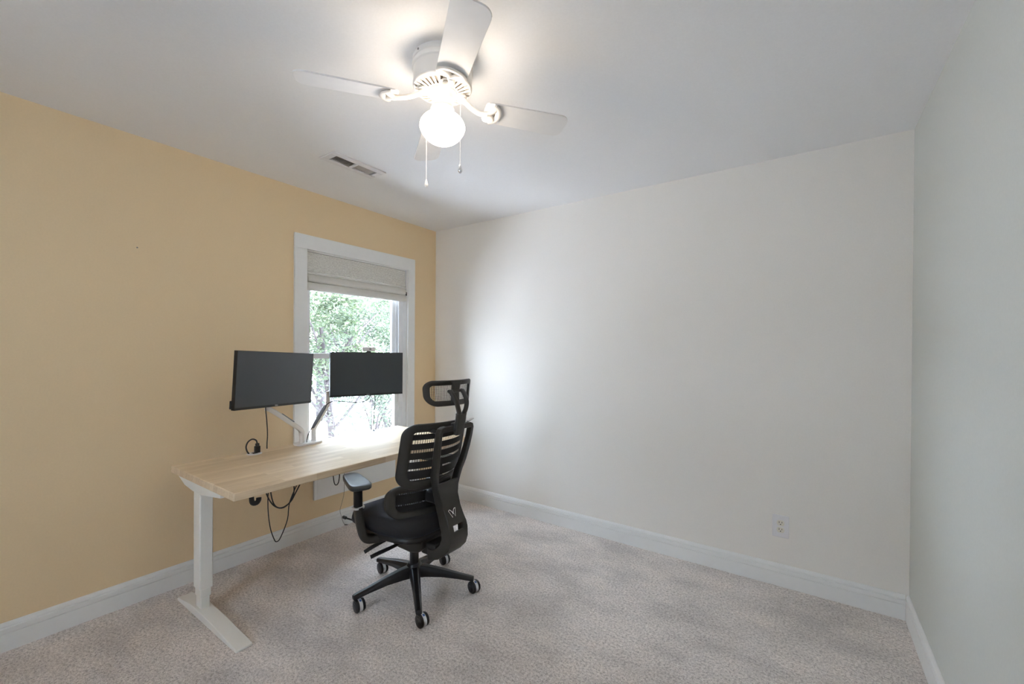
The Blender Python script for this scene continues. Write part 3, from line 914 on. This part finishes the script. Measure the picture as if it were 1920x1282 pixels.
# right lower arm (grey cover up its face)
pR = [(.185, -1.304, .772), (.183, -1.302, .798), (.176, -1.285, .820), (.158, -1.240, .868), (.141, -1.198, .913), (.120, -1.166, .944), (.112, -1.159, .960)]
b = MB(); b.tube(apath(bez(pR, 30)), .0130, section=secR); aR = b.build('arm', M['arm_white'], ma)
d_ = Vector((.0065, -.0135, .0055))
b = MB(); b.tube([p + d_ for p in apath([(.182, -1.300, .804), (.172, -1.272, .836), (.142, -1.198, .916), (.134, -1.180, .938)])], [(.0045, .010), (.0065, .0128), (.0065, .0128), (.0045, .010)], section=secR); b.build('cable_cover', M['arm_grey'], aR)
b = MB(); b.tube(apath([(.108, -1.155, .950), (.108, -1.155, 1.036)]), .0125, seg=16); b.tube(apath([(.108, -1.155, .968), (.108, -1.155, .974)]), .0138, seg=16); b.build('spindle', M['arm_white'], ma)
# upper links to the screens' mounts
def vesa(m, name):
    return m.matrix_world @ Vector((0, 0, -.074))
vL, vR = vesa(mL, ''), vesa(mR, '')
for v0, sp, mm in ((vL, Vector((.243, -1.628, 1.145)), mL), (vR, Vector((.108, -1.152, 1.026)), mR)):
    b = MB()
    dirv = (v0 - sp)
    b.tube(apath([sp, sp + dirv * .5, v0]), [(.011, .011)] * 3, section=secR)
    b.build('upper_link', M['arm_white'], ma)
    b = MB(); mtx = Matrix.Translation(-o0) @ mm.matrix_world
    b.box((-.055, -.055, -.0500), (.055, .055, -.0462), mtx); b.box((-.018, -.018, -.078), (.018, .018, -.0500), mtx); b.build('mount_plate', M['arm_grey'], ma)

# cords around the monitors
b = MB(); b.tube(bez([(.285, -1.655, 1.02), (.27, -1.650, .985), (.20, -1.610, .90), (.135, -1.575, .80), (.102, -1.562, .73), (.098, -1.560, .60), (.10, -1.57, .45)], 40), .0032, seg=8)
tag(b.build('cord', M['cord']), 'black cord dropping from the left monitor behind the desk', 'cord')
b = MB(); b.tube(bez([(.262, -.912, 1.00), (.245, -.93, .965), (.23, -.985, .950), (.21, -1.05, .957), (.20, -1.12, .968), (.175, -1.150, .972), (.155, -1.178, .958), (.150, -1.190, .946)], 40), .0032, seg=8)
tag(b.build('cord', M['cord']), 'black cord swagged from right monitor to the monitor arm', 'cord')
b = MB(); b.tube(bez([(.193, -1.318, .815), (.200, -1.335, .800), (.205, -1.352, .775), (.208, -1.362, .745), (.208, -1.364, .725)], 24), .0028, seg=8)
tag(b.build('cord', M['cord']), 'short black cord curving from the arm cover to the arm base', 'cord')
b = MB(); b.tube(bez([(.225, -.855, 1.00), (.222, -.845, .96), (.205, -.835, .88), (.188, -.830, .80), (.172, -.822, .74), (.170, -.815, .7145)], 30), .0032, seg=8)
tag(b.build('cord', M['cord']), 'black cord hanging from right monitor into the right desk grommet', 'cord')

# ------------------------------------------------------------------ office chair (local: x back, y to the chair's right side, z up)
CX, CY = 1.105, -1.252
ch = thing('office_chair', 'black ergonomic mesh office chair with headrest on casters facing the desk', 'chair', (CX, CY, 0))
CP = M['chair_plastic']

# five star base
hubz = .150
b = MB(); b.lathe([(.020, .085), (.043, .088), (.045, .120), (.040, .150), (.034, .160), (.020, .162)], 28); b.build('base_hub', M['base'], ch)
angs = [-108.6, -38.2, 33.6, 105.6, 177.4]
TR = Vector((.014, .010, 0))
for a_ in angs:
    a = math.radians(a_)
    Rz = Matrix.Rotation(a, 4, 'Z')
    rows = []
    for (r_, zt, zb, w) in ((.026, .148, .088, .030), (.08, .143, .090, .027), (.16, .127, .088, .023), (.25, .104, .077, .0195), (.315, .090, .066, .0175), (.330, .086, .064, .0155)):
        rows.append([Rz @ Vector(p) for p in ((r_, -w * .55, zt), (r_, w * .55, zt), (r_, w, zt - (zt - zb) * .4), (r_, w * .9, zb), (r_, -w * .9, zb), (r_, -w, zt - (zt - zb) * .4))])
    b = MB(); b.quadgrid(rows, closed_v=True, capu=True); b.build('base_arm', M['base'], ch, bevel=.003)
    e = Rz @ Vector((.315, 0, 0))
    cs = MB(); cs.tube([(e.x, e.y, .066), (e.x, e.y, .045)], .006, seg=10)
    wc_ = e + TR
    ax = Vector((.20, .98, 0)).normalized()
    hood = [wc_ + Vector((0, 0, .032)) + ax * s for s in (-.008, .008)]
    cs.tube([Vector((e.x, e.y, .050)), wc_ + Vector((0, 0, .050))], .0075, seg=8)
    cs.tube(hood, .024, seg=20)
    co = cs.build('caster', M['base'], ch)
    for s in (-1, 1):
        m_ = Matrix.Translation(wc_ + Vector((0, 0, .0315))) @ ax.to_track_quat('Z', 'Y').to_matrix().to_4x4()
        b = MB()
        pr = [(.002, .0275), (.012, .027), (.0135, .0255), (.022, .025), (.0245, .0225), (.0295, .022), (.0315, .0185), (.0315, .009), (.024, .008)]
        b.lathe([(r_, z_ * s) for r_, z_ in pr], 28, (0, 0, 0), m_)
        b.build('wheel', M['base'], co, angle=30)
    b = MB(); b.lathe([(.0245, -.0082), (.0308, -.0080), (.0308, .0080), (.0245, .0082)], 28, (0, 0, 0), m_); b.build('wheel_band', M['tag'], co)
    # little printed tag on the band facing up
    b = MB(); q = wc_ + Vector((0, 0, .0315)) + Vector((.012, -.002, .0285));
    b.tube([q - ax * .005, q + ax * .005], [(.0012, .006)] * 2, seg=8, upv=(.4, -.08, .9)); b.build('tag', M['bluetag'], co)

b = MB(); b.lathe([(.0245, .150), (.0245, .228), (.020, .230)], 24); b.build('gas_cylinder', M['base'], ch)
b = MB(); b.lathe([(.014, .225), (.014, .285)], 20); b.build('piston', M['chrome'], ch)
b = MB()
b.prism([(-.16, .345), (-.15, .300), (-.06, .262), (.06, .258), (.12, .275), (.15, .30), (.15, .345)], 'y', -.085, .085)
b.build('tilt_mechanism', CP, ch, bevel=.012, bseg=3)
b = MB(); b.box((.11, -.055, .262), (.215, .055, .325)); b.build('back_mount', M['black_plastic'], ch, bevel=.010, bseg=3)
# levers on the left side
for pts in ([(-.06, -.08, .325), (-.075, -.14, .312), (-.100, -.195, .292), (-.120, -.235, .272)], [(.010, -.08, .308), (-.008, -.15, .296), (-.040, -.21, .278), (-.055, -.245, .268)]):
    b = MB(); p = bez(pts, 16)
    b.tube(p, [(.006 + .004 * (i / len(p)), .005 + .010 * math.sin(min(1, i / len(p) + .15) * PI * .8)) for i in range(len(p))], seg=10)
    b.build('lever', M['black_plastic'], ch)

# seat cushion
def seat_mesh(z_top, z_bot, grow, name, mat):
    b = MB()
    nu, nv = 26, 26
    def outline(t):  # superellipse-like rounded square in plan, waisted at the back
        a = 2 * PI * t
        c, s = math.cos(a), math.sin(a)
        e = .52
        x = math.copysign(abs(c) ** e, c); y = math.copysign(abs(s) ** e, s)
        u = -.055 + x * (.265 + grow)
        v = y * (.243 + grow) * (1.0 - .10 * max(0, x))
        return u, v
    rings = []
    prof = [(.0, 1.0), (.45, 1.0), (.66, .985), (.80, .95), (.90, .87), (.965, .74), (.995, .58), (1.0, .42), (.985, .26), (.94, .12), (.84, .02), (.5, .0)]
    n = 72
    for f, h in prof:
        row = []
        for k in range(n):
            u, v = outline(k / n)
            f2 = max(f, .004)
            uu, vv = -.055 + (u + .055) * f2, v * f2
            z = z_bot + (z_top - z_bot) * h
            z -= .035 * max(0, (-.19 - uu) / .13) ** 1.6          # waterfall front
            z += .012 * (abs(vv) / .24) ** 2 * (1 if h > .6 else 0) + .010 * max(0, uu / .2) * (1 if h > .6 else 0)
            row.append((uu, vv, z))
        rings.append(row)
    vs = b.quadgrid(rings, closed_v=True)
    b.bm.faces.new(vs[-1])
    b.bm.faces.new(vs[0])
    return b.build(name, mat, ch, angle=80)
seat_mesh(.480, .378, 0, 'seat_cushion', M['seat'])
seat_mesh(.388, .342, -.030, 'seat_pan', M['black_plastic'])
b = MB(); b.box((-.335, -.224, .395), (-.305, -.212, .409)); b.tube([(-.20, -.150, .372), (-.27, -.195, .390), (-.320, -.218, .401)], [(.004, .007)] * 3, seg=8); b.build('slide_lever', M['black_plastic'], ch, bevel=.003)

# arms
def armrest(s):
    b = MB()
    low = bez([(-.02, s * .075, .362), (-.045, s * .16, .352), (-.070, s * .225, .352), (-.083, s * .262, .368), (-.092, s * .277, .42), (-.098, s * .285, .48), (-.100, s * .288, .528)], 36)
    b.tube(low, [(.020, .026)] * len(low), section=secR, upv=None)
    b.build('arm_bracket', CP, ch)
    b = MB(); b.tube([(-.100, s * .288, .520), (-.100, s * .290, .648)], [(.0155, .021)] * 2, section=secR); b.build('arm_post', M['base'], ch)
    b = MB(); b.tube([(-.100, s * .288, .522), (-.100, s * .288, .531)], [(.0235, .029)] * 2, section=secR); b.build('arm_ring', M['silver'], ch)
    b = MB(); b.box((-.135, s * .288 - .030, .636), (-.065, s * .288 + .030, .650)); b.build('pad_mount', M['black_plastic'], ch, bevel=.004)
    b = MB(); b.tube([(-.120, s * .262, .628), (-.150, s * .262, .626), (-.170, s * .256, .624)], [(.004, .006), (.004, .008), (.003, .006)], seg=8); b.build('arm_lever', M['black_plastic'], ch)
    R_ = Matrix.Translation((-.102, s * .302, .649)) @ Matrix.Rotation(math.radians(21) * s, 4, 'Z')
    out = []
    for k in range(48):
        a = 2 * PI * k / 48
        c, q = math.cos(a), math.sin(a)
        x = math.copysign(abs(c) ** .42, c) * .134
        y = math.copysign(abs(q) ** .5, q) * (.050 + .008 * x / .134)
        out.append((x, y))
    b = MB()
    rows = []
    for f, z in ((.70, .0), (.93, .0), (.99, .006), (1.0, .015), (.985, .022), (.94, .0255), (.8, .0265), (.4, .025), (.01, .024)):
        rows.append([R_ @ Vector((x * f, y * f, z)) for x, y in out])
    b.quadgrid(rows, closed_v=True, capu=True)
    b.build('arm_pad', M['pad'], ch, angle=60)
armrest(-1); armrest(1)

# backrest shell surfaces
def S_back(v, z):
    return .098 + .21 * (z - .66) + .096 * (1 - (v / .228) ** 2)
def S_lum(v, z):
    return .035 + .095 * (1 - (v / .236) ** 2) + .02 * ((z - .555) / .09) ** 2
HY = math.radians(-6)
def S_head(v, z):
    return .283 + .10 * (z - 1.13) - 2.2 * v * v + 2.2 * (z - 1.125) ** 2 + .10 * v

def mesh_frame(S, hw, z0, z1, r, width, depth, name, rb=None, taper=None):
    P, N = rrect(hw, z0, z1, r, 10, rb)
    b = MB()
    rows = []
    sec = [(0, .35), (.1, .1), (.35, 0), (.7, 0), (.92, .1), (1, .35), (1, .7), (.9, .95), (.5, 1.0), (.1, .95), (0, .7)]
    for (v, z), (nv, nz) in zip(P, N):
        row = []
        for a, dd in sec:
            vv, zz = v + nv * a * width, z + nz * a * width
            if taper:
                vv *= taper(zz)
            row.append((S(vv, zz) + dd * depth, vv, zz))
        rows.append(row)
    b.quadgrid(rows, closed_u=True, closed_v=True)
    return b.build(name, CP, ch, angle=60)

def mesh_panel(S, hw, z0, z1, r, bands, pitch, tw, hpitch, name, parent, taper=None, off=.010):
    b = MB()
    def pt(v, z, o=0):
        vv = v * taper(z) if taper else v
        return Vector((S(vv, z) + off + o, vv, z))
    # vertical threads
    n = int(2 * hw / pitch)
    for i in range(n + 1):
        v = -hw + 2 * hw * i / n
        zs = [z0 + (z1 - z0) * k / 40 for k in range(41)]
        zs = [z for z in zs if hw_at(z, hw, z0, z1, r) >= abs(v) - 1e-6]
        if len(zs) < 2:
            continue
        rows = []
        for z in zs:
            rows.append([pt(v - tw, z), pt(v + tw, z), pt(v + tw, z, .0012), pt(v - tw, z, .0012)])
        b.quadgrid(rows, closed_v=True, capu=True)
    def strip(za, zb):
        cols = []
        zm = (za + zb) / 2
        h = hw_at(zm, hw, z0, z1, r)
        m = 28
        rows = []
        for k in range(m + 1):
            v = -h + 2 * h * k / m
            rows.append([pt(v, za, .0002), pt(v, zb, .0002), pt(v, zb, .0010), pt(v, za, .0010)])
        b.quadgrid(rows, closed_v=True, capu=True)
    if hpitch:
        k = int((z1 - z0) / hpitch)
        for i in range(k + 1):
            z = z0 + (z1 - z0) * i / k
            if z - .0005 > z0 and z + .0005 < z1:
                strip(z - .0004, z + .0004)
    for za, zb in bands:
        # slice tall bands so their ends follow the rounded outline
        m = max(1, int((zb - za) / .008))
        for i in range(m):
            strip(za + (zb - za) * i / m, za + (zb - za) * (i + 1) / m)
    return b.build(name, M['mesh'], parent, smooth=False)

BZ0, BZ1 = .630, .968
bf = mesh_frame(S_back, .230, BZ0, BZ1, .060, .042, .018, 'backrest_frame', rb=.085)
opn = [(.915, .929), (.868, .886), (.821, .836), (.775, .787), (.729, .739), (.678, .684)]
bands = []
zc = BZ0 + .040
for a_, b_ in sorted(opn):
    bands.append((zc, a_)); zc = b_
bands.append((zc, BZ1 - .040))
mesh_panel(S_back, .230 - .034, BZ0 + .036, BZ1 - .036, .03, bands, .0108, .0008, .0070, 'backrest_mesh', bf)

LZ0, LZ1 = .470, .648
lf_ = mesh_frame(S_lum, .240, LZ0, LZ1, .060, .040, .026, 'lumbar_frame', rb=.075)
mesh_panel(S_lum, .240 - .034, LZ0 + .032, LZ1 - .032, .035, [(LZ0 + .03, .540), (.546, .598), (.604, LZ1 - .03)], .0098, .0013, 0, 'lumbar_mesh', lf_)
b = MB(); b.box((.125, -.05, .535), (.235, .05, .60)); b.build('lumbar_mount', M['black_plastic'], ch, bevel=.012)
b = MB(); b.box((.135, -.05, .618), (.23, .05, .665)); b.build('back_joint', M['black_plastic'], ch, bevel=.010)

# spine: solid lower plate with a slot that forks into a tall open yoke
rowsS = [  # z_out, u_out, z_in, u_in, half width, hole half width (0 = none)
    (.238, .165, .303, .160, .058, 0), (.246, .190, .302, .182, .060, 0), (.265, .240, .306, .205, .063, 0), (.293, .282, .318, .228, .066, 0),
    (.330, .318, .345, .256, .068, 0), (.372, .332, .378, .270, .068, 0), (.418, .331, .412, .268, .067, .034), (.447, .322, .440, .256, .067, .034),
    (.480, .306, .480, .240, .062, 0), (.523, .284, .523, .225, .062, 0), (.580, .262, .580, .212, .067, 0), (.625, .257, .625, .210, .076, 0),
    (.655, .258, .655, .213, .086, .050), (.700, .264, .700, .222, .099, .074), (.750, .280, .750, .242, .110, .087), (.825, .298, .825, .262, .121, .099),
    (.885, .310, .885, .276, .126, .104), (.925, .317, .925, .284, .127, .104), (.945, .320, .945, .287, .119, 0), (.953, .320, .953, .289, .098, 0)]
b = MB()
PT = .014
pl_rows = [i for i in range(len(rowsS)) if rowsS[i][0] <= .66]
front, back = {}, {}
def plate_block(idx):
    for i in idx:
        zo, uo, zi, ui, hwid, hole = rowsS[i]
        hh = hole if (hole and zo < .6) else hwid * .5
        d = Vector((ui - uo, 0, zi - zo)).normalized() * PT
        vs_ = (-hwid + .004, -hh, hh, hwid - .004)
        back[i] = [b.bm.verts.new((uo, v, zo)) for v in vs_]
        front[i] = [b.bm.verts.new((uo + d.x, v, zo + d.z)) for v in vs_]
    lo, hi = idx[0], idx[-1]
    def present(i, j):
        if i < lo or i >= hi or j < 0 or j > 2:
            return False
        return not (j == 1 and rowsS[i][5] and rowsS[i + 1][5] and rowsS[i][0] < .6)
    for i in range(lo, hi):
        for j in range(3):
            if not present(i, j):
                continue
            b.bm.faces.new((back[i][j], back[i][j + 1], back[i + 1][j + 1], back[i + 1][j]))
            b.bm.faces.new((front[i][j], front[i + 1][j], front[i + 1][j + 1], front[i][j + 1]))
            if not present(i, j - 1):
                b.bm.faces.new((back[i][j], back[i + 1][j], front[i + 1][j], front[i][j]))
            if not present(i, j + 1):
                b.bm.faces.new((back[i][j + 1], front[i][j + 1], front[i + 1][j + 1], back[i + 1][j + 1]))
            if not present(i - 1, j):
                b.bm.faces.new((back[i][j], front[i][j], front[i][j + 1], back[i][j + 1]))
            if not present(i + 1, j):
                b.bm.faces.new((back[i + 1][j], back[i + 1][j + 1], front[i + 1][j + 1], front[i + 1][j]))
plate_block(pl_rows)
top_rows = [i for i in range(len(rowsS)) if rowsS[i][0] >= .92]
plate_block(top_rows)
for sgn in (-1, 1):
    rows = []
    for zo, uo, zi, ui, hwid, hole in rowsS:
        th = .012 if zo < .6 else (.016 if zo < .68 else .022)
        rows.append([Vector((uo, sgn * hwid, zo)), Vector((ui, sgn * hwid, zi)), Vector((ui, sgn * (hwid - th), zi)), Vector((uo, sgn * (hwid - th), zo))])
    b.quadgrid(rows, closed_v=True, capu=True)
spine = b.build('spine', CP, ch, bevel=.004, bseg=2, angle=50)
# connection from the yoke to the backrest frame
for s in (-1, 1):
    b = MB(); b.tube([(.285, s * .112, .925), (.215, s * .105, .930)], .010, seg=10); b.build('back_joint', M['black_plastic'], ch)
# emblem on the spine
def spt(v, z):   # rear face of the spine near the emblem
    f = (z - .480) / (.523 - .480)
    return Vector((.306 + (.284 - .306) * f + .0012, v, z))
b = MB()
for ln in ([(-.019, .517), (-.007, .484), (.001, .506)], [(.001, .506), (.008, .484), (.021, .519)],
           [(-.019, .517), (-.011, .519), (-.003, .509), (.001, .497)], [(.021, .519), (.012, .518), (.006, .510), (.001, .497)]):
    b.tube([spt(v * 1.3, z) for v, z in ln], .0019, seg=6)
for v_ in b.bm.verts:
    v_.co.y -= .012
b.build('emblem', M['chrome'], spine)

# headrest and its bracket
HZ0, HZ1 = 1.050, 1.180
tap = lambda z: .90 + .10 * max(0, min(1, (z - HZ0) / (HZ1 - HZ0)))
hf = mesh_frame(S_head, .160, HZ0, HZ1, .042, .026, .018, 'headrest_frame', rb=.056, taper=tap)
mesh_panel(S_head, .160 - .020, HZ0 + .020, HZ1 - .020, .02, [], .0080, .0006, .0062, 'headrest_mesh', hf, taper=tap, off=.008)
b = MB()
pts = [(S_head(.0, z) + .014, .0, z) for z in (HZ0 + .010, HZ0 + .035, 1.12, HZ1 - .02, HZ1 - .008)]
b.tube(pts, [(.008, .030), (.009, .027), (.009, .026), (.008, .030), (.007, .038)], section=secR, upv=(1, 0, 0)); b.build('headrest_rib', CP, hf)
b = MB()
b.tube([(.322, 0, .905), (.330, 0, .960), (.338, 0, 1.000), (.340, 0, 1.012)], [(.013, .030), (.014, .030), (.014, .032), (.013, .034)], section=secR, upv=(1, 0, 0))
b.build('headrest_post', CP, ch, angle=60)
b = MB(); b.box((.300, -.036, .922), (.330, .036, .966)); b.build('headrest_clamp', M['black_plastic'], ch, bevel=.006)
b = MB()
for s in (-1, 1):
    p = bez([(.338, s * .010, 1.000), (.345, s * .026, 1.030), (.342, s * .038, 1.070), (.322, s * .043, 1.105), (.305, s * .044, 1.125)], 20)
    b.tube(p, [(.009, .011)] * len(p), section=secR, upv=(1, 0, 0))
b.tube([(.300, -.050, 1.124), (.300, .050, 1.124)], .009, seg=12)
b.build('headrest_yoke', CP, ch)
b = MB(); b.tube([(.318, .075, .958), (.322, .092, .968), (.324, .108, .972)], [(.006, .012), (.006, .013), (.004, .010)], seg=10); b.build('height_lever', M['silver'], ch)
